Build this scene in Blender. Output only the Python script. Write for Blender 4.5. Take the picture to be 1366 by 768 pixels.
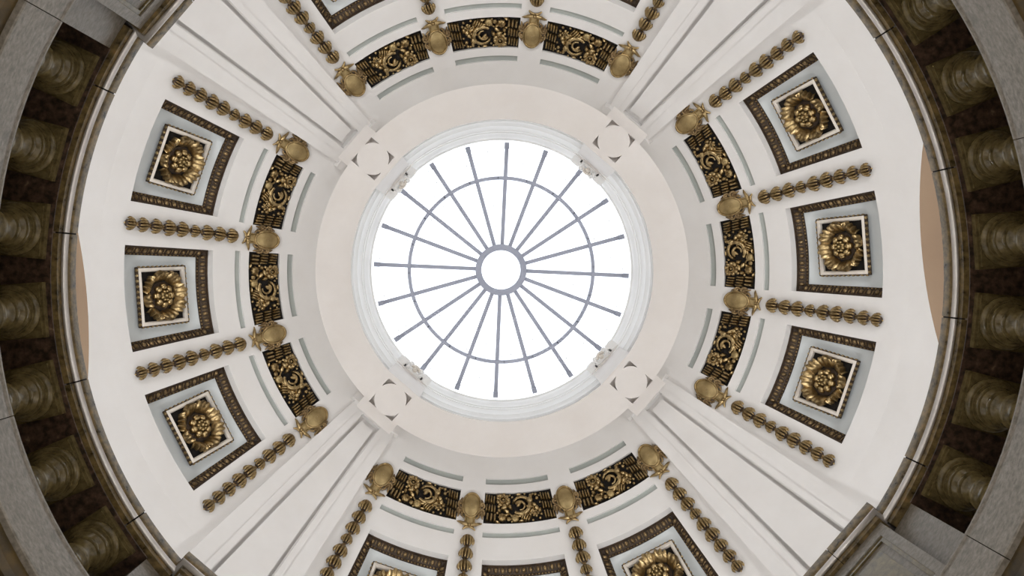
import bpy, bmesh, math, random
from mathutils import Matrix, Vector
from mathutils.geometry import delaunay_2d_cdt
random.seed(7)
sc = bpy.context.scene
for o in list(bpy.data.objects):
    bpy.data.objects.remove(o)
COL = sc.collection
D = math.pi / 180
EYE = 1.6                      # eye height above the hall floor; every h below is measured from the eye

# ------------------------------------------------------------------ camera, sky, exposure
cam_data = bpy.data.cameras.new('camera')
cam = bpy.data.objects.new('camera', cam_data)
COL.objects.link(cam)
cam_data.sensor_width = 36.0
cam_data.lens = 36.0 * 1000.0 / 1366.0
cam_data.shift_x = 24.3 / 1366.0
cam_data.shift_y = -30.3 / 1366.0
cam_data.clip_end = 200
ROLL = 4.15 * D
c_, s_ = math.cos(ROLL), math.sin(ROLL)
cam.matrix_world = Matrix(((c_, s_, 0, -0.1265), (s_, -c_, 0, -0.0938), (0, 0, -1, EYE), (0, 0, 0, 1)))
sc.camera = cam

world = bpy.data.worlds.new('overcast_sky')
sc.world = world
world.use_nodes = True
bg = world.node_tree.nodes['Background']
bg.inputs[0].default_value = (1.0, 0.98, 0.95, 1)
bg.inputs[1].default_value = 1.15
SKYLIGHT = 2.0                 # radiance of the daylit skylight glass
sc.view_settings.view_transform = 'Standard'
sc.view_settings.look = 'None'
sc.view_settings.gamma = 1.0
sc.view_settings.use_curve_mapping = False
sc.view_settings.exposure = 0.0

# ------------------------------------------------------------------ materials
MAT = {}


def material(name, c1, c2=None, rough=0.6, metal=0.0, scale=4.0, detail=6.0, bump=0.0, bump_scale=40.0,
             lo=0.35, hi=0.65, rough2=None, c3=None, stretch=None, spec=0.5):
    m = bpy.data.materials.new(name)
    m.use_nodes = True
    nt = m.node_tree
    p = nt.nodes['Principled BSDF']
    p.inputs['Roughness'].default_value = rough
    p.inputs['Metallic'].default_value = metal
    p.inputs['Specular IOR Level'].default_value = spec
    tc = nt.nodes.new('ShaderNodeTexCoord')
    src = tc.outputs['Object']
    if stretch:
        mp = nt.nodes.new('ShaderNodeMapping')
        mp.inputs['Scale'].default_value = stretch
        nt.links.new(src, mp.inputs['Vector'])
        src = mp.outputs['Vector']
    if c2 is None:
        p.inputs['Base Color'].default_value = (*c1, 1)
    else:
        n = nt.nodes.new('ShaderNodeTexNoise')
        n.inputs['Scale'].default_value = scale
        n.inputs['Detail'].default_value = detail
        n.inputs['Roughness'].default_value = 0.65
        nt.links.new(src, n.inputs['Vector'])
        r = nt.nodes.new('ShaderNodeValToRGB')
        r.color_ramp.elements[0].position = lo
        r.color_ramp.elements[0].color = (*c1, 1)
        r.color_ramp.elements[1].position = hi
        r.color_ramp.elements[1].color = (*c2, 1)
        if c3:
            e = r.color_ramp.elements.new(min(0.98, hi + 0.12))
            e.color = (*c3, 1)
        nt.links.new(n.outputs['Fac'], r.inputs['Fac'])
        nt.links.new(r.outputs['Color'], p.inputs['Base Color'])
        if rough2 is not None:
            mr = nt.nodes.new('ShaderNodeMapRange')
            mr.inputs['To Min'].default_value = rough
            mr.inputs['To Max'].default_value = rough2
            nt.links.new(n.outputs['Fac'], mr.inputs['Value'])
            nt.links.new(mr.outputs['Result'], p.inputs['Roughness'])
    if bump:
        n2 = nt.nodes.new('ShaderNodeTexNoise')
        n2.inputs['Scale'].default_value = bump_scale
        n2.inputs['Detail'].default_value = 4
        nt.links.new(src, n2.inputs['Vector'])
        b = nt.nodes.new('ShaderNodeBump')
        b.inputs['Strength'].default_value = bump
        b.inputs['Distance'].default_value = 0.02
        nt.links.new(n2.outputs['Fac'], b.inputs['Height'])
        nt.links.new(b.outputs['Normal'], p.inputs['Normal'])
    MAT[name] = m
    return m


material('plaster', (0.77, 0.75, 0.73), (0.815, 0.80, 0.785), rough=0.7, scale=0.9, bump=0.05, bump_scale=3.0, spec=0.25)
material('plaster_beige', (0.70, 0.66, 0.625), (0.745, 0.71, 0.68), rough=0.7, scale=1.2, bump=0.05, bump_scale=3.0, spec=0.25)
material('plaster_white', (0.88, 0.875, 0.86), (0.91, 0.905, 0.89), rough=0.6, scale=2.0, spec=0.25)
material('blue_paint', (0.71, 0.76, 0.775), (0.76, 0.80, 0.81), rough=0.65, scale=1.5, spec=0.25)
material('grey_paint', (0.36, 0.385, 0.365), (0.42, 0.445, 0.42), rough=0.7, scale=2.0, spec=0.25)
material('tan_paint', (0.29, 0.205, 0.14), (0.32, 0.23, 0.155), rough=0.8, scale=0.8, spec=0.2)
material('gold', (0.13, 0.080, 0.028), (0.56, 0.42, 0.215), rough=0.30, metal=0.95, scale=11.0, bump=0.3, bump_scale=30.0, lo=0.30, hi=0.66)
material('bright_gold', (0.34, 0.25, 0.115), (0.52, 0.395, 0.20), rough=0.38, metal=0.9, scale=6.0, bump=0.15, bump_scale=18.0)
material('old_gold', (0.08, 0.048, 0.020), (0.38, 0.265, 0.13), rough=0.42, metal=0.7, scale=11.0, bump=0.3, bump_scale=30.0)
material('black_board', (0.008, 0.007, 0.006), (0.016, 0.013, 0.011), rough=0.7, scale=12.0, spec=0.2)
material('brown_glaze', (0.030, 0.019, 0.012), (0.065, 0.040, 0.022), rough=0.55, scale=14.0, spec=0.3)
material('frame_cream', (0.70, 0.64, 0.57), (0.78, 0.73, 0.66), rough=0.6, scale=6.0, spec=0.3)
material('brown_marble', (0.055, 0.040, 0.016), (0.25, 0.175, 0.070), rough=0.20, scale=13.0, detail=12, lo=0.36, hi=0.62,
         c3=(0.34, 0.19, 0.075), bump=0.05, bump_scale=30, rough2=0.4)
material('olive_marble', (0.070, 0.053, 0.020), (0.23, 0.175, 0.075), rough=0.12, scale=14.0, detail=12, lo=0.32, hi=0.70, rough2=0.22)
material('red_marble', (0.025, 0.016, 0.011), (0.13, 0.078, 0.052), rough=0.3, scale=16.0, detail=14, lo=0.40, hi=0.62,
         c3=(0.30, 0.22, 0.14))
material('grey_granite', (0.13, 0.115, 0.09), (0.29, 0.26, 0.22), rough=0.26, scale=22.0, detail=14, lo=0.34, hi=0.66,
         stretch=(1, 1, 2.2), c3=(0.46, 0.43, 0.38), rough2=0.45, bump=0.05, bump_scale=60)
material('dark_stone', (0.02, 0.015, 0.008), (0.12, 0.075, 0.02), rough=0.4, scale=3.0, detail=8)
material('nosing_highlight', (0.66, 0.64, 0.63), (0.80, 0.78, 0.77), rough=0.32, metal=0.7, scale=5.0)  # pale metal colour stands in for the highlight along the rail edge
material('added_lamp_bronze', (0.10, 0.07, 0.04), (0.16, 0.11, 0.06), rough=0.4, metal=0.8)
material('steel', (0.33, 0.35, 0.43), (0.38, 0.40, 0.48), rough=0.5, scale=3.0)
material('clip_grey', (0.74, 0.78, 0.78), rough=0.5)
material('hall_marble', (0.24, 0.205, 0.165), (0.32, 0.28, 0.235), rough=0.35, scale=1.0)

mg = bpy.data.materials.new('daylit_glass')
mg.use_nodes = True
nt = mg.node_tree
nt.nodes.clear()
out = nt.nodes.new('ShaderNodeOutputMaterial')
em = nt.nodes.new('ShaderNodeEmission')
em.inputs['Color'].default_value = (0.90, 0.945, 0.985, 1)
em.inputs['Strength'].default_value = SKYLIGHT
nt.links.new(em.outputs[0], out.inputs['Surface'])
MAT['daylit_glass'] = mg


# ------------------------------------------------------------------ mesh helpers
class MB:
    def __init__(self):
        self.v, self.f = [], []

    def add(self, vs, fs, mx=None):
        n = len(self.v)
        self.v += [tuple(mx @ Vector(p)) if mx else tuple(p) for p in vs]
        self.f += [tuple(i + n for i in f) for f in fs]
        return self

    def box(self, x0, x1, y0, y1, z0, z1, mx=None):
        vs = [(x, y, z) for z in (z0, z1) for y in (y0, y1) for x in (x0, x1)]
        return self.add(vs, [(0, 2, 3, 1), (4, 5, 7, 6), (0, 1, 5, 4), (2, 6, 7, 3), (0, 4, 6, 2), (1, 3, 7, 5)], mx)

    def ball(self, c, r, mx=None, nu=10, nv=6, lobes=0, amp=0.0):
        vs = []
        for j in range(nv + 1):
            p = -math.pi / 2 + math.pi * j / nv
            for i in range(nu):
                a = 2 * math.pi * i / nu
                k = 1 + amp * math.cos(lobes * a)
                vs.append((c[0] + r[0] * math.cos(p) * math.cos(a) * k, c[1] + r[1] * math.cos(p) * math.sin(a) * k,
                           c[2] + r[2] * math.sin(p)))
        fs = [(j * nu + i, j * nu + (i + 1) % nu, (j + 1) * nu + (i + 1) % nu, (j + 1) * nu + i)
              for j in range(nv) for i in range(nu)]
        return self.add(vs, fs, mx)

    def tube(self, path, rad, n=8, mx=None, flat=1.0):
        """round bar along a path with a radius for each point; flat squashes it along z"""
        vs = []
        P = [Vector(p) for p in path]
        up = Vector((0, 0, 1))
        for k, p in enumerate(P):
            t = (P[min(k + 1, len(P) - 1)] - P[max(k - 1, 0)]).normalized()
            u = up if abs(t.z) < 0.9 else Vector((1, 0, 0))
            a = t.cross(u).normalized()
            b = a.cross(t).normalized()
            for i in range(n):
                w = 2 * math.pi * i / n
                vs.append(tuple(p + a * (rad[k] * math.cos(w)) + b * (rad[k] * flat * math.sin(w))))
        fs = [(k * n + i, k * n + (i + 1) % n, (k + 1) * n + (i + 1) % n, (k + 1) * n + i)
              for k in range(len(P) - 1) for i in range(n)]
        fs += [tuple(range(n))[::-1], tuple((len(P) - 1) * n + i for i in range(n))]
        return self.add(vs, fs, mx)

    def grid(self, fn, us, vs_, closed_u=False):
        n0 = len(self.v)
        nu = len(us)
        for v in vs_:
            for u in us:
                self.v.append(tuple(fn(u, v)))
        for j in range(len(vs_) - 1):
            for i in range(nu if closed_u else nu - 1):
                a = n0 + j * nu + i
                b = n0 + j * nu + (i + 1) % nu
                self.f.append((a, b, b + nu, a + nu))
        return self

    def slab(self, fn, us, vs_, d0, d1):
        """closed curved slab: fn(u, v, depth), front at d0, back at d1"""
        nu, nv = len(us), len(vs_)
        n0 = len(self.v)
        for d in (d0, d1):
            for v in vs_:
                for u in us:
                    self.v.append(tuple(fn(u, v, d)))
        N = nu * nv
        for k, s in ((0, 1), (N, -1)):
            for j in range(nv - 1):
                for i in range(nu - 1):
                    a = n0 + k + j * nu + i
                    q = (a, a + 1, a + 1 + nu, a + nu)
                    self.f.append(q if s > 0 else q[::-1])
        rim = [i for i in range(nu)] + [j * nu + nu - 1 for j in range(1, nv)] + \
              [(nv - 1) * nu + i for i in range(nu - 2, -1, -1)] + [j * nu for j in range(nv - 2, 0, -1)]
        for a, b in zip(rim, rim[1:] + rim[:1]):
            self.f.append((n0 + b, n0 + a, n0 + a + N, n0 + b + N))
        return self

    def lathe(self, prof, n=48, a0=0.0, a1=2 * math.pi, cx=0.0, cy=0.0, cap=False):
        full = abs(a1 - a0 - 2 * math.pi) < 1e-6
        m = n if full else n + 1
        n0 = len(self.v)
        for i in range(m):
            a = a0 + (a1 - a0) * i / n
            for (r, z) in prof:
                self.v.append((cx + r * math.cos(a), cy + r * math.sin(a), z))
        k = len(prof)
        for i in range(n):
            i2 = (i + 1) % m
            for j in range(k - 1):
                self.f.append((n0 + i * k + j, n0 + i2 * k + j, n0 + i2 * k + j + 1, n0 + i * k + j + 1))
        if cap and not full:
            self.f.append(tuple(n0 + j for j in range(k)))
            self.f.append(tuple(n0 + (m - 1) * k + j for j in range(k))[::-1])
        return self

    def mesh(self, name, mat, smooth=35):
        me = bpy.data.meshes.new(name)
        me.from_pydata(self.v, [], self.f)
        me.materials.append(MAT[mat])
        bm = bmesh.new()
        bm.from_mesh(me)
        bmesh.ops.remove_doubles(bm, verts=bm.verts, dist=1e-5)
        bmesh.ops.recalc_face_normals(bm, faces=bm.faces)
        bm.to_mesh(me)
        bm.free()
        if smooth:
            me.shade_smooth()
            me.set_sharp_from_angle(angle=smooth * D)
        return me

    def build(self, name, mat, parent=None, smooth=35):
        return link(name, self.mesh(name, mat, smooth), parent)


def link(name, me, parent=None, mx=None):
    o = bpy.data.objects.new(name, me)
    COL.objects.link(o)
    o.parent = parent
    if mx is not None:
        o.matrix_local = mx
    return o


def tag(o, label=None, cat=None, group=None, kind=None):
    if label: o['label'] = label
    if cat: o['category'] = cat
    if group: o['group'] = group
    if kind: o['kind'] = kind
    return o


def copy_tree(o, parent=None):
    c = o.copy()
    COL.objects.link(c)
    c.parent = parent
    for ch in list(o.children):
        copy_tree(ch, c)
    return c


def lin(a, b, n):
    return [a + (b - a) * i / n for i in range(n + 1)]


def rotz(a):
    return Matrix.Rotation(a, 4, 'Z')


# ------------------------------------------------------------------ dome geometry
RD, HC = 5.4, 8.78             # dome radius, height of its springing above the eye
FLOOR_H = 5.04                 # gallery floor above the eye


def dp(th, ph, off=0.0):
    """point of the dome at azimuth th and elevation ph (radians); off > 0 goes into the masonry"""
    if ph >= 0:
        r, h = (RD + off) * math.cos(ph), HC + (RD + off) * math.sin(ph)
    else:
        r, h = RD + off, HC + RD * ph
    return (r * math.cos(th), r * math.sin(th), h + EYE)


def frame(th, ph, off=0.0):
    """x along the surface, y up the meridian to the skylight, z into the room"""
    m = Vector((-math.sin(ph) * math.cos(th), -math.sin(ph) * math.sin(th), math.cos(ph)))
    n = Vector((-math.cos(ph) * math.cos(th), -math.cos(ph) * math.sin(th), -math.sin(ph)))
    x = m.cross(n)
    p = dp(th, ph, off)
    return Matrix(((x.x, m.x, n.x, p[0]), (x.y, m.y, n.y, p[1]), (x.z, m.z, n.z, p[2]), (0, 0, 0, 1)))


PH_TOP, PH_COF0, PH_COF1 = 54.5 * D, 15.9 * D, 33.0 * D
SLOT_LO, SLOT_HI = (37.25 * D, 38.3 * D), (47.45 * D, 48.55 * D)
FRZ = (39.95 * D, 45.9 * D)
A_COF, A_FRZ = 8.15 * D, 8.4 * D
BAYS = [0, 90, 180, 270]
CENT = [(b + k) * D for b in BAYS for k in (-23, 0, 23)]
PH_WALL = 11.0 * D             # the drum wall runs up to here, the coffered dome begins above


def adiff(a, b):
    return (a - b + math.pi) % (2 * math.pi) - math.pi


th_list = set()
for b in range(0, 360, 2):
    th_list.add(round(b * D, 6))
for c in CENT:
    for a in (A_COF, A_FRZ):
        for s in (-1, 1):
            th_list.add(round((c + s * a) % (2 * math.pi), 6))
th_list = sorted(th_list)
tl = [th_list[0]]
marks = {round((c + s * a) % (2 * math.pi), 6) for c in CENT for a in (A_COF, A_FRZ) for s in (-1, 1)}
for t in th_list[1:]:
    if t - tl[-1] < 0.4 * D and t not in marks and tl[-1] in marks:
        continue
    tl.append(t)
th_list = tl
ph_list = []
for a, b in zip([PH_WALL, PH_COF0, PH_COF1, SLOT_LO[0], SLOT_LO[1], FRZ[0], FRZ[1], SLOT_HI[0], SLOT_HI[1]],
                [PH_COF0, PH_COF1, SLOT_LO[0], SLOT_LO[1], FRZ[0], FRZ[1], SLOT_HI[0], SLOT_HI[1], PH_TOP]):
    n = max(1, round((b - a) / (2 * D)))
    ph_list += lin(a, b, n)[:-1]
ph_list.append(PH_TOP)


def hole(th, ph):
    for c in CENT:
        d = abs(adiff(th, c))
        if d < A_COF and PH_COF0 < ph < PH_COF1:
            return 0.25
        if d < A_FRZ:
            for lo, hi in (SLOT_LO, SLOT_HI):
                if lo < ph < hi:
                    return 0.035
            if FRZ[0] < ph < FRZ[1]:
                return 0.07
    return 0.0


mb = MB()
nt_, np_ = len(th_list), len(ph_list)
H = [[hole((th_list[i] + (th_list[i + 1] if i + 1 < nt_ else 2 * math.pi)) / 2, (ph_list[j] + ph_list[j + 1]) / 2)
      for j in range(np_ - 1)] for i in range(nt_)]
base = [[None] * np_ for _ in range(nt_)]
for i in range(nt_):
    for j in range(np_):
        base[i][j] = len(mb.v)
        mb.v.append(dp(th_list[i], ph_list[j]))
deep = {}


def deep_v(i, j, d):
    k = (i, j, d)
    if k not in deep:
        deep[k] = len(mb.v)
        mb.v.append(dp(th_list[i], ph_list[j], d))
    return deep[k]


for i in range(nt_):
    i2 = (i + 1) % nt_
    for j in range(np_ - 1):
        d = H[i][j]
        if d == 0:
            mb.f.append((base[i][j], base[i2][j], base[i2][j + 1], base[i][j + 1]))
            continue
        for (ni, nj, a, b) in ((i, j - 1, (i, j), (i2, j)), (i, j + 1, (i, j + 1), (i2, j + 1)),
                               (i - 1, j, (i, j), (i, j + 1)), (i2, j, (i2, j), (i2, j + 1))):
            if H[ni][nj] == 0:
                mb.f.append((base[a[0]][a[1]], base[b[0]][b[1]], deep_v(b[0], b[1], d), deep_v(a[0], a[1], d)))
ceiling = tag(mb.build('ceiling', 'plaster', smooth=30), 'white plaster dome with square coffers and recessed bands around the skylight',
              'ceiling', kind='structure')

# coffer backs, grooves (one mesh each, turned into place)
mb = MB()
mb.grid(lambda t, p: dp(t, p, 0.249), lin(-A_COF - .01, A_COF + .01, 8), lin(PH_COF0 - .01, PH_COF1 + .01, 8))
m_back = mb.mesh('coffer_back', 'blue_paint')
m_slot = []
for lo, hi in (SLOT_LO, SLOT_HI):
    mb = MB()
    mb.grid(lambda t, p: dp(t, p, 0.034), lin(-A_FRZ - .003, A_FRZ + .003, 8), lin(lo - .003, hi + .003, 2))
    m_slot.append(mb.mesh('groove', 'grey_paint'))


def coffer_edge(side, s, inset, off):
    """s runs 0..1 along a side of the coffer"""
    pi_ = inset / RD
    mid = (PH_COF0 + PH_COF1) / 2
    ti = inset / (RD * math.cos(mid))
    t0, t1, p0, p1 = -A_COF + ti, A_COF - ti, PH_COF0 + pi_, PH_COF1 - pi_
    if side == 0: t, p = t0 + (t1 - t0) * s, p1
    elif side == 1: t, p = t1, p1 + (p0 - p1) * s
    elif side == 2: t, p = t1 + (t0 - t1) * s, p0
    else: t, p = t0, p0 + (p1 - p0) * s
    return Vector(dp(t, p, off))


MOULD = [(0.0, 0.125), (0.018, 0.125), (0.022, 0.150), (0.045, 0.162), (0.075, 0.190), (0.10, 0.212), (0.105, 0.225), (0.128, 0.228), (0.128, 0.25)]
mb = MB()
for side in range(4):
    mb.grid(lambda s, k: coffer_edge(side, s, MOULD[k][0], MOULD[k][1]), lin(0, 1, 10), range(len(MOULD)))
m_mould = mb.mesh('coffer_moulding', 'brown_glaze', smooth=20)
mb = MB()
for side in range(4):
    n_egg = 11
    for k in range(n_egg):
        s = (k + 0.5) / n_egg
        for kind in (0, 1):
            ss = s + (0.5 / n_egg if kind else 0)
            if ss > 0.985: continue
            p = coffer_edge(side, ss, 0.062, 0.180)
            p2 = coffer_edge(side, min(1, ss + .01), 0.062, 0.180)
            q = coffer_edge(side, ss, 0.105, 0.215)
            x = (p2 - p).normalized()
            y = (q - p).normalized()
            y = (y - x * x.dot(y)).normalized()
            z = x.cross(y)
            mx = Matrix(((x.x, y.x, z.x, p.x), (x.y, y.y, z.y, p.y), (x.z, y.z, z.z, p.z), (0, 0, 0, 1)))
            if kind == 0:
                mb.ball((0, -.004, 0), (0.032, 0.046, 0.034), mx, nu=8, nv=5)
            else:
                mb.ball((0, -0.005, -.004), (0.009, 0.050, 0.022), mx, nu=6, nv=4)
        # a run of small beads along the inner edge
        for e in (0.25, 0.75):
            p = coffer_edge(side, (k + e) / n_egg, 0.112, 0.225)
            mb.ball(p, (0.016, 0.016, 0.016), None, nu=6, nv=4)
m_eggs = mb.mesh('egg_and_dart', 'old_gold', smooth=60)

for c in CENT:
    link('coffer_back', m_back, ceiling, rotz(c))
    mo = link('coffer_moulding', m_mould, ceiling, rotz(c))
    tag(link('egg_and_dart', m_eggs, mo), kind='stuff')
    for m in m_slot:
        link('groove', m, ceiling, rotz(c))

# ------------------------------------------------------------------ drum wall with four arched openings
ARCH_R, ARCH_H = 2.17, 7.41
A_ARCH = math.asin(ARCH_R / RD)


def arch_ph(d):
    """lower edge of the wall at azimuth d from the middle of an arch, as elevation parameter"""
    y = 0.0
    h = ARCH_H
    for _ in range(6):
        ph = (h - HC) / RD if h < HC else math.asin((h - HC) / RD)
        r = RD * math.cos(ph) if ph > 0 else RD
        y = min(ARCH_R, abs(r * math.sin(d)))
        h = ARCH_H + math.sqrt(max(0, ARCH_R ** 2 - y * y))
    return (h - HC) / RD if h < HC else math.asin((h - HC) / RD)


PH_FLOOR = (FLOOR_H - HC) / RD
wall = MB()
for b in BAYS:
    b *= D
    n = 36
    offs = [-A_ARCH * math.cos(math.pi * k / n) for k in range(n + 1)]
    for k in range(n):
        for t, u in ((offs[k], offs[k + 1]),):
            a0, a1 = arch_ph(t), arch_ph(u)
            wall.grid(lambda q, s: dp(b + (t if q == 0 else u), (a0 if q == 0 else a1) + (PH_WALL - (a0 if q == 0 else a1)) * min(s, 1), .06 if s > 1 else 0), [0, 1], lin(0, 1, 5) + [2])
    e = [Vector((math.cos(b), math.sin(b), 0))] * 2
    # reveal of the arch and jambs, running straight outwards
    ring = [Vector(dp(b - A_ARCH, PH_FLOOR))] + [Vector(dp(b + o, arch_ph(o))) for o in offs] + [Vector(dp(b + A_ARCH, PH_FLOOR))]
    # pier of wall between this arch and the next
    a0, a1 = b + A_ARCH, b + math.pi / 2 - A_ARCH
    wall.grid(lambda t, p: dp(t, min(p, PH_WALL), .06 if p > PH_WALL + .01 else 0), lin(a0, a1, 24), lin(PH_FLOOR, 0, 4) + lin(0, PH_WALL, 4)[1:] + [PH_WALL + .02])
wall_o = tag(wall.build('wall_drum', 'plaster', smooth=25), 'white plaster drum wall with arched openings behind the balustrade', 'wall', kind='structure')
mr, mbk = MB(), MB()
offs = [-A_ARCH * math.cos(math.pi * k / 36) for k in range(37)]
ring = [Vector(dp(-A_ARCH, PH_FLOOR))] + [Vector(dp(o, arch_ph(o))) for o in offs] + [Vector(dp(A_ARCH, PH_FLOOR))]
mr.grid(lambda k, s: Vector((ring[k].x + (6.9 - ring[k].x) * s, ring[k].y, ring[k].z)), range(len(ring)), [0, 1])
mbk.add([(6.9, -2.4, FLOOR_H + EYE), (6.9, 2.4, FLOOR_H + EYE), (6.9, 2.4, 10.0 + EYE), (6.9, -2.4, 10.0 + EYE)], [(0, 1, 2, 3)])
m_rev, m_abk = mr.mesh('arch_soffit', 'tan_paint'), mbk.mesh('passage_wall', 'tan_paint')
for b in BAYS:
    link('arch_soffit', m_rev, wall_o, rotz(b * D))
    link('passage_wall', m_abk, wall_o, rotz(b * D))

# ------------------------------------------------------------------ ribs on the diagonals
RIBS = [45, 135, 225, 315]
PH_RIB_TOP = 52.3 * D


def rib_groove(ph):
    k = max(0.0, min(1.0, (50 * D - ph) / (45 * D)))
    return (3.25 + 0.65 * k) * D


def rib_slab(mbx, p0, p1, fa, fb, off, rows=28, cols=3):
    mbx.slab(lambda s, p, d: dp(fa(p) + (fb(p) - fa(p)) * s, p, d), lin(0, 1, cols), lin(p0, p1, rows), off, 0.03)


def const(a):
    return lambda p: a * D


gw = 0.070
for n, a in enumerate(RIBS):
    mb = MB()
    PB = PH_FLOOR
    ph_head = 49.8 * D
    for s in (-1, 1):
        rib_slab(mb, PB, PH_RIB_TOP, const(s * 4.8), const(s * 7.55), -0.095)
        rib_slab(mb, PB, PH_RIB_TOP, lambda p: s * rib_groove(p), const(s * 4.8), -0.118)
    rib_slab(mb, ph_head, PH_RIB_TOP, const(-3.3), const(3.3), -0.118, rows=3)
    rib_slab(mb, PB, ph_head, const(-4), const(4), 0.012, cols=5)
    rib_slab(mb, 50.6 * D, 52.0 * D, const(-8.8), const(8.8), -0.16, rows=2, cols=6)
    o = mb.build('trim_%d' % (n + 1), 'plaster', smooth=20)
    o.rotation_euler.z = a * D
    tag(o, 'broad white plaster rib with a sunk groove, tapering up to the skylight ring', 'rib', 'four diagonal ribs of the dome', 'structure')
    mb = MB()
    rib_slab(mb, PB, ph_head - 0.105 / RD, lambda p: -(rib_groove(p) - gw / (RD * math.cos(max(p, 0)))),
             lambda p: rib_groove(p) - gw / (RD * math.cos(max(p, 0))), -0.100, cols=4)
    mb.build('rib_panel', 'plaster', o, smooth=20)
    # thin fillet inside the groove, against the raised border
    mb = MB()
    for s in (-1, 1):
        rib_slab(mb, PB, ph_head - 0.024 / RD, lambda p: s * (rib_groove(p) - 0.022 / (RD * math.cos(max(p, 0)))), lambda p: s * rib_groove(p), -0.06)
    mb.build('groove_fillet', 'plaster', o, smooth=20)

# ------------------------------------------------------------------ ring soffit round the skylight
K = 0.93                       # the ring hangs below the crown of the dome
SOF_H = 12.97 * K
R_SO, R_SI, R_MED = 3.23 * K, 2.62 * K, 2.955 * K


def filled(name, loops, z0, wall_h, mat, parent=None, drop=None):
    """flat plate with holes: loops[0] outline, others holes (sunk by wall_h and closed above)"""
    bm = bmesh.new()
    pts, cons = [], []
    for lp in loops:
        k0 = len(pts)
        pts += [Vector(p) for p in lp]
        cons += [(k0 + i, k0 + (i + 1) % len(lp)) for i in range(len(lp))]
    r = delaunay_2d_cdt(pts, cons, [], 0, 1e-6)

    def inside(p, lp):
        c = False
        for (x0, y0), (x1, y1) in zip(lp, lp[1:] + lp[:1]):
            if (y0 > p[1]) != (y1 > p[1]) and p[0] < x0 + (p[1] - y0) * (x1 - x0) / (y1 - y0):
                c = not c
        return c

    vs = [bm.verts.new((p[0], p[1], z0)) for p in r[0]]
    for f in r[2]:
        m = (sum(r[0][i][0] for i in f) / 3, sum(r[0][i][1] for i in f) / 3)
        if inside(m, loops[0]) and not any(inside(m, lp) for lp in loops[1:]):
            bm.faces.new([vs[i] for i in f][::-1])
    for lp, hgt in zip(loops, wall_h):
        a = [bm.verts.new((x, y, z0)) for x, y in lp]
        b = [bm.verts.new((x, y, z0 + hgt)) for x, y in lp]
        for i in range(len(lp)):
            k = (i + 1) % len(lp)
            bm.faces.new((a[i], a[k], b[k], b[i]))
    me = bpy.data.meshes.new(name)
    bm.to_mesh(me)
    bm.free()
    me.materials.append(MAT[mat])
    return link(name, me, parent)


circ = lambda r, n: [(r * math.cos(2 * math.pi * k / n), r * math.sin(2 * math.pi * k / n)) for k in range(n)]
SQ, CR = 0.246, 0.259
spandrels = []
for a in RIBS:
    ca, sa = math.cos(a * D), math.sin(a * D)
    for sx, sy in ((1, 1), (-1, 1), (-1, -1), (1, -1)):
        lp = [(sx * SQ, sy * SQ)]
        ang0 = math.acos(SQ / CR)
        arc = [(CR * math.cos(t), CR * math.sin(t)) for t in lin(ang0, math.pi / 2 - ang0, 8)]
        lp += [(sx * x, sy * y) for x, y in arc]
        lp = [((R_MED + x) * ca - y * sa, (R_MED + x) * sa + y * ca) for x, y in lp]
        spandrels.append(lp)
soffit = filled('trim_5', [circ(R_SO, 160), circ(R_SI, 160)] + spandrels, SOF_H + EYE, [0.9, 0.05] + [0.12] * 16, 'plaster_beige')
tag(soffit, 'flat beige plaster ring around the skylight with roundels at the ribs', 'ring', kind='structure')
mb = MB()
for lp in spandrels:
    mb.add([(x, y, SOF_H + EYE + 0.119) for x, y in lp], [tuple(range(len(lp)))])
mb.build('sunk_spandrel', 'plaster_beige', soffit, smooth=0)

# stepped curb of the skylight
GL_H = 14.30 * K
curb = [(2.62, 13.02), (2.692, 13.02), (2.692, 13.13), (2.98, 13.14), (2.98, 14.40), (2.76, 14.40), (2.76, 13.70), (2.722, 13.70), (2.72, 13.73), (2.71, 13.76), (2.69, 13.79), (2.68, 13.80),
        (2.68, 13.82), (2.665, 13.83), (2.655, 13.88), (2.635, 13.95), (2.61, 14.0), (2.60, 14.0), (2.595, 14.07), (2.575, 14.08), (2.57, 14.13), (2.555, 14.16),
        (2.53, 14.20), (2.515, 14.24), (2.51, 14.30), (2.48, 14.31), (2.48, 14.38)]
mb = MB()
mb.lathe([(r * K, h * K + EYE) for r, h in curb], 128)
tag(mb.build('trim_6', 'plaster_white', smooth=25), 'stepped white curb moulding between the plaster ring and the glass', 'curb', kind='structure')

# ------------------------------------------------------------------ skylight
def gl_h(r):
    return GL_H + 0.04 + (2.5 * K - r) * 0.26


win = bpy.data.objects.new('window_1', None)
COL.objects.link(win)
win.location = (0, 0, GL_H + EYE)
tag(win, 'round domed skylight with twenty radial bars and two rings', 'skylight', kind='structure')
R_HUB, R_RING, R_END = 0.445 * K, 1.775 * K, 2.43 * K
SPK0 = -90 + 2.6 + 4.15
Z0 = -(GL_H + EYE)


def pane_mesh(r0, r1):
    mb = MB()
    w = 9 * D
    mb.slab(lambda t, r, d: (r * math.cos(t), r * math.sin(t), gl_h(r) + EYE + Z0 + d), lin(-w, w, 4), lin(r0, r1, 2), 0.0, 0.012)
    return mb.mesh('pane', 'daylit_glass', smooth=0)


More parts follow.
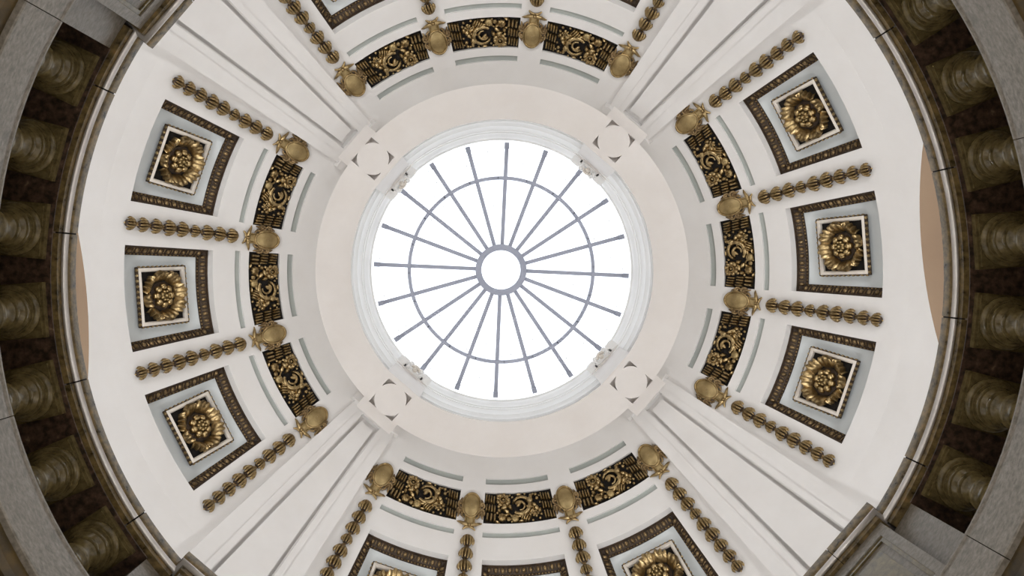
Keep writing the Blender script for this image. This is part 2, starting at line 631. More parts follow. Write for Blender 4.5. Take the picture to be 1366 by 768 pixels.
pm = [pane_mesh(R_HUB, R_RING), pane_mesh(R_RING, 2.52 * K)]
bar = MB()
for k in range(1):
    bar.grid(lambda q, r: (r, (-.034, .034, .034, -.034)[q], gl_h(r) + EYE + Z0 + (-.075, -.075, -.004, -.004)[q]), range(4), [R_HUB, 1.0, R_RING, R_END], closed_u=True)
    bar.box(R_END - 0.10, R_END, -.042, .042, gl_h(R_END) + EYE + Z0 - .09, gl_h(R_END) + EYE + Z0)
m_bar = bar.mesh('glazing_bar', 'steel', smooth=0)
for k in range(20):
    a = (SPK0 + 18 * k) * D
    link('glazing_bar', m_bar, win, rotz(a))
    for m in pm:
        link('pane', m, win, rotz(a + 9 * D))
mb = MB()
h = gl_h(R_RING) + EYE + Z0
mb.lathe([(R_RING - .028, h - .085), (R_RING + .028, h - .085), (R_RING + .028, h), (R_RING - .028, h), (R_RING - .028, h - .085)], 96)
for k in range(40):
    a = (SPK0 + 9 * k + (3 if k % 2 else -3)) * D
    mb.box(-.02, .02, -.05, .05, h - .095, h - .02, rotz(a) @ Matrix.Translation((R_RING, 0, 0)))
mb.build('purlin_ring', 'steel', win, smooth=25)
mb = MB()
h = gl_h(R_HUB) + EYE + Z0
mb.lathe([(R_HUB - .055, h - .11), (R_HUB - .02, h - .13), (R_HUB + .055, h - .12), (R_HUB + .055, h + .01), (R_HUB - .055, h + .01), (R_HUB - .055, h - .11)], 80)
mb.build('hub_ring', 'steel', win, smooth=25)
mb = MB()
mb.lathe([(0.001, h - .0), (R_HUB, h - .0)], 48)
mb.build('pane', 'daylit_glass', win, smooth=0)
mb = MB()
rr = random.Random(3)
for k in range(20):
    for j in range(1, 9):
        r = (0.62 + j * 0.212) * K
        for t in (3, 9, 15) if r > 1.2 else (9,):
            a = (SPK0 + 18 * k + t) * D
            mx = rotz(a) @ Matrix.Translation((r + rr.uniform(-.04, .04), 0, gl_h(r) + EYE + Z0 - .006)) @ rotz(rr.uniform(-.6, .6))
            mb.box(-.011, .011, -.004, .004, -.008, .004, mx)
            if rr.random() < 0.5:
                mb.box(-.004, .004, -.016, .004, -.008, .004, mx)
tag(mb.build('glazing_clip', 'clip_grey', win, smooth=0), kind='stuff')

# brackets under the skylight, one at the head of each rib
for a in RIBS:
    mx = rotz(a * D)
    mb = MB()
    mb.box(2.594 * K, 2.625 * K, -.333, .333, SOF_H + EYE + 0.004, 14.10 * K + EYE)
    mb.box(2.60 * K, 2.80 * K, -.333, .333, SOF_H + EYE + 0.21, 14.10 * K + EYE)
    mb.box(2.56 * K, 2.80 * K, -.345, .345, 14.04 * K + EYE, 14.10 * K + EYE)
    mb.box(2.70 * K, 3.25, -.36, .36, SOF_H + EYE + 0.26, 13.3 + EYE)
    o = mb.build('skylight_bracket', 'plaster_beige', smooth=0)
    o.matrix_world = mx
    tag(o, 'plain plaster bracket block rising into the skylight curb at a rib head', 'bracket', 'brackets at the skylight curb')
    e = bpy.data.objects.new('crest_ornament', None)
    COL.objects.link(e)
    e.matrix_world = mx @ Matrix.Translation((2.56 * K, 0, 14.10 * K + EYE))
    tag(e, 'white scrolled crest with a cream shell on top of a skylight bracket', 'ornament', 'crests on the skylight brackets')
    mb = MB()
    mb.box(-.13, .06, -.345, -.17, 0, .10)
    mb.box(-.13, .06, .17, .345, 0, .10)
    mb.box(-.05, .06, -.2, .2, 0, .09)
    mb.build('crest_block', 'plaster_white', e, smooth=0)
    for s in (-1, 1):
        mb = MB()
        pts = [(-.08 - .05 * math.sin(t), s * (.12 - .045 * math.cos(t) * (1 - t / 7)), .03 + .05 * math.cos(t * .7)) for t in lin(0, 5, 14)]
        mb.tube(pts, [.030 - .0012 * k for k in range(15)], 7)
        mb.tube([(-.03, s * .10, .03), (-.115, s * .19, .02), (-.13, s * .30, .03)], [.03, .026, .012], 7)
        mb.ball((-.10, s * .12, .03), (.03, .05, .03), None, 8, 5)
        mb.build('scroll', 'plaster_white', e, smooth=60)
    mb = MB()
    for k in range(7):
        t = (k - 3) * 24 * D
        mb.ball((-.075 - .05 * math.cos(t), .075 * math.sin(t), .04), (.03, .026, .05), None, 8, 5)
    mb.ball((-.07, 0, .02), (.05, .05, .05), None, 10, 6)
    mb.build('shell', 'frame_cream', e, smooth=60)

# ------------------------------------------------------------------ rosettes in the coffers
PH_ROS, OFF_ROS = 24.6 * D, 0.11


def make_petal(width, frill):
    mb = MB()

    def pt(a, b, d=0.0):
        nr = 3 if not frill else 4
        rib = math.cos(a * nr * math.pi)
        r1 = 0.318 - (0.045 if not frill else 0.020) * abs(a) ** 2.4 + (0.018 if frill else 0.006) * rib
        r = 0.160 + (r1 - 0.160) * b
        w = width * (0.90 + 0.20 * math.sin(b * math.pi * 0.62)) * (1 - 0.25 * max(0, b - .8) / .2)
        t = a * w
        z = -0.075 + 0.155 * math.sin(min(1.0, b * 1.18) * math.pi * 0.5) - 0.060 * (max(0, b - 0.80) / 0.20) ** 1.5
        z += 0.013 * rib * min(1, b * 2) - 0.050 * abs(a) ** 3
        return (r * math.sin(t), r * math.cos(t), z - d)

    us, vs = lin(-1, 1, 28), lin(0, 1, 10)
    mb.slab(lambda u, v, d: pt(u, v, d), us, vs, 0.0, 0.02)
    return mb


ros = bpy.data.objects.new('rosette', None)
COL.objects.link(ros)
HS = 0.43
mb = MB()
mb.box(-.30, .30, -.30, .30, -.14, -.08)
mb.build('mounting_block', 'blue_paint', ros, smooth=0)
mb = MB()
mb.box(-HS + .03, HS - .03, -HS + .03, HS - .03, -.085, -.055)
mb.build('backboard', 'black_board', ros, smooth=0)
mb = MB()
for k in range(4):
    mx = rotz(k * math.pi / 2)
    y0, y1, yi = HS, HS - .012, HS - .066
    prof = [(HS, -.07), (HS, -.03), (HS - .014, -.006), (HS - .052, 0.0), (HS - .068, -.02), (HS - .068, -.07)]
    vs, fs = [], []
    for (q, z) in prof:
        vs += [(-q, q, z), (q, q, z)]
    for j in range(len(prof) - 1):
        fs.append((2 * j, 2 * j + 1, 2 * j + 3, 2 * j + 2))
    mb.add(vs, fs, mx)
mb.build('frame', 'frame_cream', ros, smooth=0)
mb = MB()
for k in range(4):
    mx = rotz(k * math.pi / 2)
    mb.box(-HS, HS, HS - .012, HS + .006, -.065, -.008, mx)
mb.build('edge_band', 'brown_glaze', ros, smooth=0)
mb = MB()
for k in range(4):
    mx = rotz(k * math.pi / 2)
    for j in range(11):
        x = -HS + 2 * HS * (j + .5) / 11
        mb.ball((x, HS + .004, -.028), (.026, .016, .030), mx @ Matrix.Translation((0, 0, 0)), 7, 5)
tag(mb.build('bead_edge', 'gold', ros, smooth=60), kind='stuff')
pet = [make_petal(0.40, 0).mesh('petal', 'gold', 50), make_petal(0.42, 1).mesh('petal', 'gold', 50)]
RS = 1.19
for k in range(8):
    link('petal', pet[k % 2], ros, Matrix.Scale(RS, 4) @ rotz(k * math.pi / 4 + .2) @ Matrix.Translation((0, 0, -.012 * (k % 2))))
mb = MB()
mb.lathe([(0.001, -.056), (.21, -.056), (.19, -.045), (.13, -.035), (.001, -.03)], 24)
mb.build('flower_cup', 'brown_glaze', ros, smooth=60)
mb = MB()
mb.ball((0, .104, -.015), (.046, .034, .052), None, 10, 6)
mb.ball((0, .128, -.025), (.040, .026, .045), None, 10, 6)
m_in = mb.mesh('inner_petal', 'gold', 60)
for k in range(8):
    link('inner_petal', m_in, ros, Matrix.Scale(RS, 4) @ rotz(k * math.pi / 4))
mb = MB()
for k in range(8):
    a = (k + .5) * math.pi / 4
    mb.ball((.054 * math.cos(a), .054 * math.sin(a), .015), (.019, .019, .035), None, 8, 5)
mb.ball((0, 0, .025), (.024, .024, .04), None, 8, 6)
mb.ball((0, 0, -.03), (.07, .07, .05), None, 12, 6)
mb.build('bud_cluster', 'bright_gold', ros, smooth=60).matrix_local = Matrix.Scale(RS, 4)
first = True
for b in BAYS:
    for k in (-23, 0, 23):
        r = ros if first else copy_tree(ros)
        first = False
        r.matrix_world = frame((b + k) * D, PH_ROS, OFF_ROS)
        if k == 0:
            tag(r, 'gilt flower rosette on a framed black square in the middle coffer of three', 'rosette', 'rosettes in the middle coffers')
        elif k < 0:
            tag(r, 'gilt flower rosette on framed black square, anticlockwise end coffer of a bay seen from below', 'rosette', 'rosettes in the coffers beside a rib')
        else:
            tag(r, 'gilt flower rosette on framed black square, clockwise end coffer of a bay seen from below', 'rosette', 'rosettes in the coffers beside a rib')

# ------------------------------------------------------------------ relief panels of the frieze
PH_FRZ = (FRZ[0] + FRZ[1]) / 2
FX = frame(0, PH_FRZ, 0)
FXI = FX.inverted()
HALF_V = (FRZ[1] - FRZ[0]) / 2
HU = A_FRZ * RD * math.cos(PH_FRZ)      # half width in metres
HV = HALF_V * RD                        # half height in metres


def bend(u, v, w):
    """u, v in metres on the panel, w out of it -> local point on the curved dome"""
    return tuple(FXI @ Vector(dp(-u / (RD * math.cos(PH_FRZ)), PH_FRZ + v / RD, -w)))


class Bent(MB):
    def place(self, mb_, u, v, w, rot=0.0):
        c, s = math.cos(rot), math.sin(rot)
        self.add([bend(u + x * c - y * s, v + x * s + y * c, w + z) for x, y, z in mb_.v], mb_.f)
        return self


pan = bpy.data.objects.new('relief_panel', None)
COL.objects.link(pan)
mb = MB()
mb.slab(lambda u, v, d: bend(u, v, d), lin(-HU, HU, 16), lin(-HV, HV, 6), -.045, -.085)
mb.build('backing', 'black_board', pan)
W0 = -.04


def piece(name, proto, u, v, w=W0, rot=0.0, mat='gold'):
    """u, v given from -1 to 1 over the panel"""
    b = Bent()
    b.place(proto, u * HU, v * HV, w, rot)
    return b.build(name, mat, pan, smooth=50)


def rounded_bar(w, l):
    m = MB()
    prof = [(-1, 0), (-.85, .7), (-.4, 1), (.4, 1), (.85, .7), (1, 0)]
    for y, k in ((-l, .6), (-l * .85, 1), (l * .85, 1), (l, .6)):
        for x, z in prof:
            m.v.append((x * w, y, z * .055 * k))
    n = len(prof)
    for j in range(3):
        for i in range(n - 1):
            m.f.append((j * n + i, j * n + i + 1, (j + 1) * n + i + 1, (j + 1) * n + i))
    m.f += [tuple(range(n)), tuple(3 * n + i for i in range(n))[::-1]]
    return m


rr = random.Random(11)
for side in (-1, 1):
    for row in range(3):
        nr = (3, 4, 4)[row] if side < 0 else 4
        for k in range(nr):
            u = side * (0.975 - (k + .5) * 0.31 / nr) + 0.02 * (row - 1) * -1
            v = (row - 1) * 0.60 + 0.05 * side * (k / nr - .5) * 2 + rr.uniform(-.015, .015)
            piece('reed', rounded_bar(HU * .128 / nr, HV * .235), u * .99, v * .98, rot=side * .06)


def flower_proto(r, n=9):
    m = MB()
    for k in range(n):
        a = 2 * math.pi * k / n
        m.ball((r * .72 * math.cos(a), r * .72 * math.sin(a), .03), (r * .30, r * .30, .03), None, 8, 4)
    m.tube([(r * .45 * math.cos(t), r * .45 * math.sin(t), .05) for t in lin(0, 2 * math.pi, 14)], [r * .16] * 15, 6)
    m.ball((0, 0, .03), (r * .22, r * .22, .03), None, 8, 4)
    return m


def fruit_proto(r, lobes=0):
    m = MB()
    m.ball((0, 0, .035), (r, r, r * .75), None, 16 if lobes else 12, 8, lobes, .10 if lobes else 0)
    m.ball((r * .2, r * .25, .035 + r * .72), (r * .16, r * .16, .012), None, 6, 4)
    return m


def melon_proto(r):
    m = MB()
    for k in range(5):
        x = (k - 2) * r * .40
        h_ = math.sqrt(max(.1, 1 - (x / r / 1.05) ** 2))
        m.ball((x, 0, .025), (r * .23, r * h_, r * .8 * h_), None, 8, 6)
    return m


def leaf_proto(l, w):
    m = MB()
    m.slab(lambda a, b, d: (a * w * math.sin(math.pi * min(.97, b * .92 + .06)) * (1 + .12 * math.cos(b * 18)), (b - .5) * 2 * l,
                            .02 + .04 * math.sin(math.pi * b) - .025 * abs(a) ** 1.5 - d), lin(-1, 1, 4), lin(0, 1, 9), 0, .03)
    return m


def curl_proto(R, r0, a0, a1, shrink=.5):
    m = MB()
    n = 20
    pts, rad = [], []
    for k in range(n + 1):
        t = k / n
        a = (a0 + (a1 - a0) * t) * D
        rr_ = R * (1 - (1 - shrink) * t)
        pts.append((rr_ * math.cos(a), rr_ * math.sin(a), .04))
        rad.append(r0 * (1 - .55 * t) * (.55 + .45 * min(1, t * 6)))
    m.tube(pts, rad, 8)
    return m


piece('flower', flower_proto(.125), -.45, .56)
piece('scroll', curl_proto(.165, .046, -130, 150, .80), .06, .18)
piece('scroll', curl_proto(.085, .030, 150, -100, .8), .04, .10)
piece('bud', MB().ball((0, 0, .05), (.034, .065, .035), None, 10, 6), .01, .22, rot=-.5)
piece('scroll', curl_proto(.15, .030, -40, -140, .9), -.10, -.05)
piece('pear', MB().ball((0, -.02, .03), (.062, .062, .05), None, 12, 6).ball((0, .055, .03), (.036, .045, .035), None, 10, 6), .34, .52, rot=-.3)
for (u, v, r) in ((.52, .76, .032), (.55, .50, .034), (.44, .80, .022), (-.22, -.86, .020), (.24, -.2, .028), (.62, .22, .022),
                  (.47, -.62, .026), (.56, -.80, .026), (.61, -.55, .026), (.53, -.45, .024), (-.58, .12, .028), (.62, .66, .02),
                  (-.25, .83, .02), (-.18, .70, .022), (.20, .86, .020), (-.62, -.30, .024), (.36, -.86, .022)):
    piece('berry', MB().ball((0, 0, .035), (r, r, r), None, 8, 5), u, v)
piece('apple', fruit_proto(.070), -.13, -.66, mat='bright_gold')
piece('melon', melon_proto(.088), .16, -.60, rot=-.5)
piece('pomegranate', fruit_proto(.072, 8), -.48, -.58)
piece('nut', fruit_proto(.040), -.30, -.70)
for (u, v, l, w, r) in ((-.36, -.16, .075, .035, .9), (-.42, .10, .07, .04, -1.2), (-.25, .12, .06, .032, .4), (-.57, -.12, .06, .03, .2),
                        (.30, .06, .085, .035, 1.3), (.44, .16, .08, .035, .9), (.50, -.05, .07, .04, .1), (.36, -.22, .07, .035, -.7),
                        (.58, -.25, .065, .035, -.4), (-.28, .42, .06, .03, -.3), (.22, .62, .065, .03, .6), (-.60, .80, .05, .03, .8),
                        (.02, .86, .07, .025, 1.5), (.30, -.44, .05, .03, .5), (-.36, -.42, .06, .028, -1.0), (.04, -.82, .06, .025, 1.6),
                        (-.62, -.85, .05, .025, 1.2), (-.12, .50, .06, .026, -.7)):
    piece('leaf', leaf_proto(l, w), u, v, rot=r)
piece('flower', flower_proto(.068, 6), .44, -.42)
first = True
for b in BAYS:
    for k in (-23, 0, 23):
        o = pan if first else copy_tree(pan)
        first = False
        o.matrix_world = frame((b + k) * D, PH_FRZ, 0)
        if k == 0:
            tag(o, 'dark gilt fruit and scroll relief panel above the middle coffer of three', 'relief', 'middle frieze panels')
        elif k < 0:
            tag(o, 'dark gilt fruit and scroll relief panel above the anticlockwise end coffer of a bay', 'relief', 'end frieze panels')
        else:
            tag(o, 'dark gilt fruit and scroll relief panel above the clockwise end coffer of a bay', 'relief', 'end frieze panels')

# ------------------------------------------------------------------ garlands: cartouche, bow and nine husks
PH_CAR = 42.9 * D
HUSK_PH = [36.1, 33.65, 31.2, 28.85, 26.3, 23.75, 21.15, 18.6, 16.1]


def husk_mesh():
    """bell flower: pleated cup seen from below, narrow end towards the floor"""
    mb = MB()
    for i in range(7):                       # ribs of the front half fan out from the apex
        a = (-86 + 172 * i / 6) * D
        c, q = math.sin(a), math.cos(a)
        e = .012 if i % 2 == 0 else -.010
        pts = [(.016 * c, .095, .026 + .018 * q), (.046 * c, .078, .034 + .042 * q), (.078 * c, .040, .038 + .066 * q),
               (.100 * c, -.008, .038 + .082 * q), (.104 * c, -.042 - .030 * q, .034 + .076 * q), (.092 * c, -.066 - .050 * q - e, .030 + .060 * q)]
        mb.tube(pts, [.010, .015, .020, .0235, .021, .009], 7)
    mb.ball((0, -.125, .03), (.016, .024, .016), None, 8, 5)
    mb.ball((0, .095, .03), (.028, .018, .028), None, 8, 5)
    return mb.mesh('husk', 'gold', 50)


core = MB()
core.ball((0, .02, .03), (.086, .066, .070), None, 14, 6)
core.ball((0, -.05, .025), (.070, .060, .055), None, 12, 6)
m_core = core.mesh('husk_core', 'brown_glaze', 60)
gar = bpy.data.objects.new('garland', None)
COL.objects.link(gar)
gar.matrix_world = frame(0, PH_CAR, 0)
GI = frame(0, PH_CAR, 0).inverted()
# oval shield
mb = MB()
n = 28
vs = []
for j, (k, z) in enumerate(((1.0, .02), (1.0, .050), (.90, .062), (.7, .074), (.4, .082), (.02, .085))):
    for i in range(n):
        a = 2 * math.pi * i / n
        vs.append((.140 * k * math.cos(a), .210 * k * math.sin(a), z))
mb.add(vs, [(j * n + i, j * n + (i + 1) % n, (j + 1) * n + (i + 1) % n, (j + 1) * n + i) for j in range(5) for i in range(n)])
shield = mb.build('shield', 'bright_gold', gar, smooth=60)
mb = MB()
mb.tube([(.145 * math.cos(t), .216 * math.sin(t), .055) for t in lin(0, 2 * math.pi, 36)], [.018] * 37, 8)
mb.build('rim', 'gold', shield, smooth=60)
for s in (-1, 1):
    mb = MB()
    for (cy, R, a0, a1, r) in ((-.105, .046, -60, 250, .022), (.015, .040, -80, 230, .020)):
        mb.tube([(s * (.180 + R * math.cos(t * D) * (1 - (t - a0) / 900)), cy + R * math.sin(t * D), .035 + .015 * math.sin(t * D)) for t in lin(a0, a1, 16)],
                [r * (1 - .02 * q) for q in range(17)], 7)
        mb.ball((s * .180, cy, .04), (.030, .030, .03), None, 7, 5)
    mb.tube([(s * .145, .05, .03), (s * .175, .085, .045), (s * .160, .125, .03)], [.026, .020, .010], 7)
    mb.tube([(s * .19, -.06, .03), (s * .19, -.17, .045), (s * .205, -.225, .03)], [.026, .024, .008], 7)
    mb.tube([(s * .13, -.13, .03), (s * .14, -.195, .045), (s * .10, -.225, .03)], [.022, .024, .016], 7)
    mb.build('scroll_ear', 'old_gold', gar, smooth=60)
mb = MB()
mb.slab(lambda x, y, d: (x * (.075 + .9 * max(0, y + .25) ** 1.6), y, .055 - .02 * abs(x) ** 3 - d), lin(-1, 1, 6), lin(-.325, -.17, 4), 0, .05)
for s in (-1, 1):
    mb.tube([(s * .085, -.18, .045), (s * .072, -.26, .055), (s * .080, -.33, .045)], [.014, .012, .014], 6)
mb.build('neck', 'bright_gold', gar, smooth=60)
mb = MB()
for s in (-1, 1):
    mb.tube([(0, -.37, .06), (s * .05, -.36, .085), (s * .11, -.345, .07), (s * .165, -.315, .05), (s * .205, -.300, .03)], [.022, .036, .030, .020, .006], 8)
    mb.tube([(0, -.38, .05), (s * .06, -.40, .06), (s * .105, -.435, .04)], [.022, .026, .010], 8)
    mb.ball((s * .075, -.335, .06), (.030, .022, .030), None, 8, 5)
mb.ball((0, -.37, .085), (.036, .036, .04), None, 8, 6)
mb.build('bow', 'gold', gar, smooth=60)
mh = husk_mesh()
for k, ph in enumerate(HUSK_PH):
    s = (.98, .98, 1.0, .80, .98, 1.0, .92, .88, .82)[k]
    s *= 0.97
    mx = GI @ frame(0, ph * D, -.01) @ rotz((.05, -.08, .06, 0, -.07, .05, -.04, .06, -.03)[k]) @ Matrix.Diagonal((s, s, s, 1))
    link('husk_core', m_core, link('husk', mh, gar, mx))
mb = MB()
ks = [37.9] + HUSK_PH
for a, b in zip(ks, ks[1:]):
    ph = (a + b) / 2
    for e in (-.018, .018):
        p = GI @ Vector(dp(e / RD * .8, ph * D, -.045))
        mb.ball(p, (.017, .022, .02), None, 7, 5)
tag(mb.build('link_beads', 'old_gold', gar, smooth=60), kind='stuff')
first = True
for b in BAYS:
    for k in (-34.3, -11.5, 11.5, 34.3):
        o = gar if first else copy_tree(gar)
        first = False
        o.matrix_world = frame((b + k) * D, PH_CAR, 0)
        turn = 'clockwise' if k > 0 else 'anticlockwise'
        if abs(k) < 20:
            tag(o, 'gilt husk garland under an oval shield, between middle coffer and its %s neighbour' % turn, 'garland', 'garlands between coffers')
        else:
            tag(o, 'gilt husk garland under oval shield, along the rib at the %s bay end' % turn, 'garland', 'garlands beside the ribs')

# ------------------------------------------------------------------ gallery: floor, stone fascia, cornice below
GF = FLOOR_H + EYE
mb = MB()
mb.lathe([(3.50, GF - .005), (7.2, GF - .005), (7.2, GF - .5), (3.80, GF - .5)], 96)
mb.lathe([(3.80, GF - .5), (3.62, GF - .5), (3.62, GF - .41)], 96)
tag(mb.build('floor', 'dark_stone', smooth=25), 'dark stone gallery floor behind the balustrade', 'floor', kind='structure')
tr = bpy.data.objects.new('trim_7', None)
COL.objects.link(tr)
tr.location = (0, 0, GF)
tag(tr, 'grey granite band of curved blocks at the gallery edge', 'fascia', kind='structure')
prof = [(3.56, 0.0), (3.488, 0.0), (3.480, -.006), (3.480, -.020), (3.488, -.026), (3.490, -.050), (3.482, -.055), (3.482, -.385), (3.49, -.395), (3.56, -.395)]
mb = MB()
mb.lathe([(r, z) for r, z in prof], 16, -11.20 * D, 11.20 * D, cap=True)
m_blk = mb.mesh('fascia_block', 'grey_granite', smooth=25)
for k in range(16):
    link('fascia_block', m_blk, tr, rotz((22.5 * k) * D))
mb = MB()
mb.lathe([(3.53, -.38), (3.53, -.43), (3.545, -.47), (3.58, -.50), (3.60, -.50), (3.60, -.56), (3.66, -.56), (3.66, -.60), (3.80, -.60), (3.80, -.49)], 128)
mb.build('cornice', 'dark_stone', tr, smooth=25)

# ------------------------------------------------------------------ balustrade bays
RAIL = [(0.70, 6.05), (0.05, 6.05), (0.05, 6.118), (0.036, 6.121), (0.022, 6.126), (0.010, 6.134), (0.003, 6.145), (0.0, 6.158), (0.0, 6.235),
        (0.006, 6.245), (0.03, 6.262), (0.68, 6.262), (0.70, 6.25), (0.70, 6.05)]
NOSING_HIGHLIGHT = [(.054, 6.118), (.050, 6.104), (.038, 6.097), (.024, 6.100), (.012, 6.110), (.006, 6.125), (.02, 6.14)]  # strip under the rail edge that carries the painted highlight
CORE = [(.06, 6.06), (.06, 6.125), (.012, 6.165), (.012, 6.235), (.66, 6.25), (.66, 6.06), (.06, 6.06)]
R_RAIL, R_BAL = 3.61, 3.965
mb = MB()
bp = [(.001, 5.985), (.205, 5.985), (.213, 5.975), (.217, 5.955), (.213, 5.935), (.203, 5.925), (.188, 5.922), (.188, 5.908), (.172, 5.905),
      (.176, 5.895), (.176, 5.882), (.168, 5.875), (.156, 5.872), (.148, 5.845), (.140, 5.825), (.146, 5.818), (.146, 5.806), (.138, 5.800), (.126, 5.796),
      (.118, 5.770), (.114, 5.73), (.114, 5.69), (.128, 5.685), (.142, 5.675), (.146, 5.655), (.142, 5.635), (.128, 5.625), (.122, 5.61), (.130, 5.56), (.150, 5.50),
      (.172, 5.43), (.185, 5.36), (.185, 5.31), (.170, 5.26), (.145, 5.22), (.145, 5.20), (.19, 5.19), (.20, 5.165), (.19, 5.14), (.20, 5.135), (.20, 5.12)]
mb.lathe([(r, h_ - FLOOR_H) for r, h_ in bp], 32)
m_bal = mb.mesh('baluster', 'olive_marble', 40)
mb = MB()
q = .222
for (a, z0, z1) in ((q, 5.998, 6.05), (q - .02, 5.983, 5.999)):
    mb.box(-a, a, -a, a, z0 - FLOOR_H, z1 - FLOOR_H)
m_abk = mb.mesh('abacus', 'olive_marble', 0)
mb = MB()
mb.box(-q, q, -q, q, 0, .085)
m_pl = mb.mesh('plinth', 'olive_marble', 0)
segs = [(-37.3, -28.8), (-28.8, -9.6), (-9.6, 9.6), (9.6, 28.8), (28.8, 37.3)]
for b in BAYS:
    e = bpy.data.objects.new('balustrade', None)
    COL.objects.link(e)
    e.matrix_world = rotz(b * D) @ Matrix.Translation((0, 0, GF))
    tag(e, 'curved brown marble balustrade of seven turned balusters between two pedestals', 'balustrade', 'balustrade bays of the gallery')
    for a0, a1 in segs:
        mb = MB()
        g = .10
        mb.lathe([(R_RAIL + d, h_ - FLOOR_H) for d, h_ in RAIL], max(4, int((a1 - a0) / 1.2)), (a0 + g) * D, (a1 - g) * D, cap=True)
        st = mb.build('rail_stone', 'brown_marble', e, smooth=30)
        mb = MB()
        mb.lathe([(R_RAIL + d, h_ - FLOOR_H) for d, h_ in NOSING_HIGHLIGHT], max(4, int((a1 - a0) / 1.2)), (a0 + g) * D, (a1 - g) * D, cap=True)
        mb.build('nosing_highlight', 'nosing_highlight', st, smooth=60)
    mb = MB()
    mb.lathe([(R_RAIL + d, h_ - FLOOR_H) for d, h_ in CORE], 60, -37.4 * D, 37.4 * D, cap=True)
    mb.build('rail_bed', 'black_board', e, smooth=0)
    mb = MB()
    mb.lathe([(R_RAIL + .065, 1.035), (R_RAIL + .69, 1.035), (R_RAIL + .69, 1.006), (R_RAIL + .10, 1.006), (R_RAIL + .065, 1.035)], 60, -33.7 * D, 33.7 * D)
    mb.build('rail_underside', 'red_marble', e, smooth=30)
    for k in range(-3, 4):
        mx = rotz(k * 9.6 * D) @ Matrix.Translation((R_BAL, 0, 0))
        o = link('baluster', m_bal, e, mx)
        link('abacus', m_abk, o)
        link('plinth', m_pl, o)

# pedestals on the diagonals
for a in RIBS:
    e = bpy.data.objects.new('pedestal', None)
    COL.objects.link(e)
    e.matrix_world = rotz(a * D) @ Matrix.Translation((3.56, 0, GF))
    tag(e, 'square brown marble pedestal with a sunk front panel and projecting cap', 'pedestal', 'pedestals between the balustrade bays')
    hw, top = .45, 6.05 - FLOOR_H
    mb = MB()
    mb.box(0.03, .66, -hw, hw, 0, top)
    st = .085
    for (y0, y1, z0, z1) in ((-hw, -hw + st, 0, top), (hw - st, hw, 0, top), (-hw + st, hw - st, top - .11, top), (-hw + st, hw - st, 0, .16)):
        mb.box(0, .031, y0, y1, z0, z1)
    mb.build('die', 'grey_granite', e, smooth=0)
    mb = MB()
    i, j = hw - st, hw - st - .035
    for (y0, y1, z0, z1) in ((-i, -j, .16, top - .11), (j, i, .16, top - .11), (-j, j, top - .145, top - .11), (-j, j, .16, .195)):
        mb.box(.012, .031, y0, y1, z0, z1)
    mb.box(.016, .031, -j + .06, j - .06, .255, top - .205)
    mb.build('front_panel', 'olive_marble', e, smooth=0)
    for s in (-1, 1):
        mb = MB()
        lo, hi = sorted((s * 7.0 * D, s * 11.25 * D))
        mb.lathe([(3.72, 0), (3.72, top), (4.25, top), (4.25, 0), (3.72, 0)], 5, lo, hi, cx=-3.56, cap=True)
        mb.build('flank_block', 'grey_granite', e, smooth=30)
        mb = MB()
        y0, hwc = .003 * s, .518
        loops = []
        vs, fs = [], []
        for d, h_ in RAIL[1:-2]:
            x0, y1, x1 = 3.479 + d - 3.56, s * (hwc - d), 4.34 - 3.56
            vs += [(x0, y0, h_ - FLOOR_H), (x0, y1, h_ - FLOOR_H), (x1, y1, h_ - FLOOR_H), (x1, y0, h_ - FLOOR_H)]
        nn = len(RAIL[1:-2])
        for k in range(nn - 1):
            for m in range(4):
                fs.append((4 * k + m, 4 * k + (m + 1) % 4, 4 * k + 4 + (m + 1) % 4, 4 * k + 4 + m))
        fs += [(0, 1, 2, 3), (4 * nn - 4, 4 * nn - 1, 4 * nn - 2, 4 * nn - 3)]
        mb.add(vs, fs)
        cs = mb.build('cap_stone', 'brown_marble', e, smooth=30)
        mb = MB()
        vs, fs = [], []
        for d, h_ in NOSING_HIGHLIGHT:
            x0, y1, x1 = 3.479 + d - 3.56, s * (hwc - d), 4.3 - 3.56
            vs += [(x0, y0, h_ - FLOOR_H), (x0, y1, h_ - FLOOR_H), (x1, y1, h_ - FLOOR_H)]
        for k in range(len(NOSING_HIGHLIGHT) - 1):
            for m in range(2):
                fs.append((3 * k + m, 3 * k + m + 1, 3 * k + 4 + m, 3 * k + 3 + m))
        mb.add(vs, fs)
        mb.build('nosing_highlight', 'nosing_highlight', cs, smooth=60)
    mb = MB()
    mb.box(3.50 - 3.56, .7, -.49, .49, 6.13 - FLOOR_H, 6.245 - FLOOR_H)
    mb.box(3.54 - 3.56, .7, -.45, .45, 6.06 - FLOOR_H, 6.13 - FLOOR_H)
    mb.build('cap_bed', 'black_board', e, smooth=0)

# ------------------------------------------------------------------ hall floor far below
mb = MB()
mb.lathe([(0.001, 0.0), (16, 0.0), (16, -.2), (.001, -.2)], 64)
tag(mb.build('floor_hall', 'hall_marble', smooth=0), 'pale marble floor of the hall below the gallery', 'floor', kind='structure')

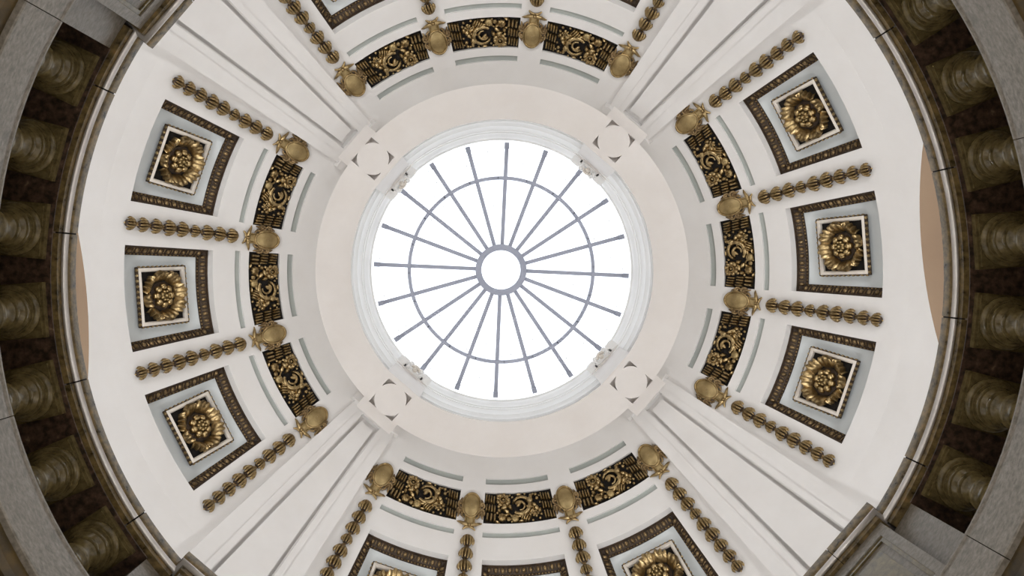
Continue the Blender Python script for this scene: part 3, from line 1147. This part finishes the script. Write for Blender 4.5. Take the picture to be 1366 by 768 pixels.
# ------------------------------------------------------------------ unseen uplights added on the gallery to light the dome
ADDED_LAMP_W = 35.0
mb = MB()
mb.lathe([(.001, 0), (.16, 0), (.16, .02), (.12, .04), (.05, .07), (.025, .12), (.02, .2)], 24)
m_lb = mb.mesh('added_lamp_base', 'added_lamp_bronze', 40)
mb = MB()
mb.lathe([(.02, .18), (.02, 1.30), (.035, 1.32), (.02, 1.34), (.02, 1.38)], 16)
m_lp = mb.mesh('added_lamp_pole', 'added_lamp_bronze', 40)
mb = MB()
mb.lathe([(.02, 1.36), (.10, 1.38), (.19, 1.44), (.235, 1.52), (.24, 1.54), (.23, 1.54), (.18, 1.455), (.02, 1.40)], 28)
m_bw = mb.mesh('added_lamp_bowl', 'added_lamp_bronze', 40)
for k in range(16):
    a = (22.5 * k + 11.25) * D
    e = bpy.data.objects.new('added_uplight', None)
    COL.objects.link(e)
    e.matrix_world = rotz(a) @ Matrix.Translation((4.86, 0, GF))
    tag(e, 'added bronze uplight, unseen behind the balustrade, to brighten the dome', 'lamp', 'added uplights on the gallery')
    for nm, m in (('added_lamp_base', m_lb), ('added_lamp_pole', m_lp), ('added_lamp_bowl', m_bw)):
        link(nm, m, e)
    ld = bpy.data.lights.new('added_lamp_light', 'AREA')
    ld.shape = 'DISK'
    ld.size = .34
    ld.energy = ADDED_LAMP_W
    ld.color = (0.985, 0.99, 1.0)
    lo = bpy.data.objects.new('added_lamp_light', ld)
    COL.objects.link(lo)
    lo.parent = e
    lo.matrix_local = Matrix.Translation((0, 0, 1.50)) @ Matrix.Rotation(14 * D, 4, 'Y') @ Matrix.Rotation(math.pi, 4, 'X')

# ------------------------------------------------------------------ unseen globe lamps added below for highlights on the stone
me_ = bpy.data.materials.new('added_globe_glass')
me_.use_nodes = True
pb = me_.node_tree.nodes['Principled BSDF']
pb.inputs['Base Color'].default_value = (1, 1, 1, 1)
pb.inputs['Emission Color'].default_value = (1.0, 0.97, 0.93, 1)
pb.inputs['Emission Strength'].default_value = 20.0
MAT['added_globe_glass'] = me_
mb = MB()
mb.lathe([(.001, 0), (.20, 0), (.20, .03), (.10, .06), (.04, .12), (.03, .2), (.03, .72), (.06, .74), (.09, .78), (.05, .80)], 24)
m_st = mb.mesh('added_lamp_stand', 'added_lamp_bronze', 40)
mb = MB()
mb.ball((0, 0, 1.0), (.22, .22, .22), None, 20, 12)
m_gb = mb.mesh('globe', 'added_globe_glass', 60)
for k in range(8):
    e = bpy.data.objects.new('added_globe_lamp', None)
    COL.objects.link(e)
    e.matrix_world = rotz((45 * k + 22.5) * D) @ Matrix.Translation((2.3, 0, 0))
    tag(e, 'added white globe lamp, unseen on the hall floor, for highlights on the stone', 'lamp', 'added globe lamps in the hall')
    link('added_lamp_stand', m_st, e)
    link('globe', m_gb, e)
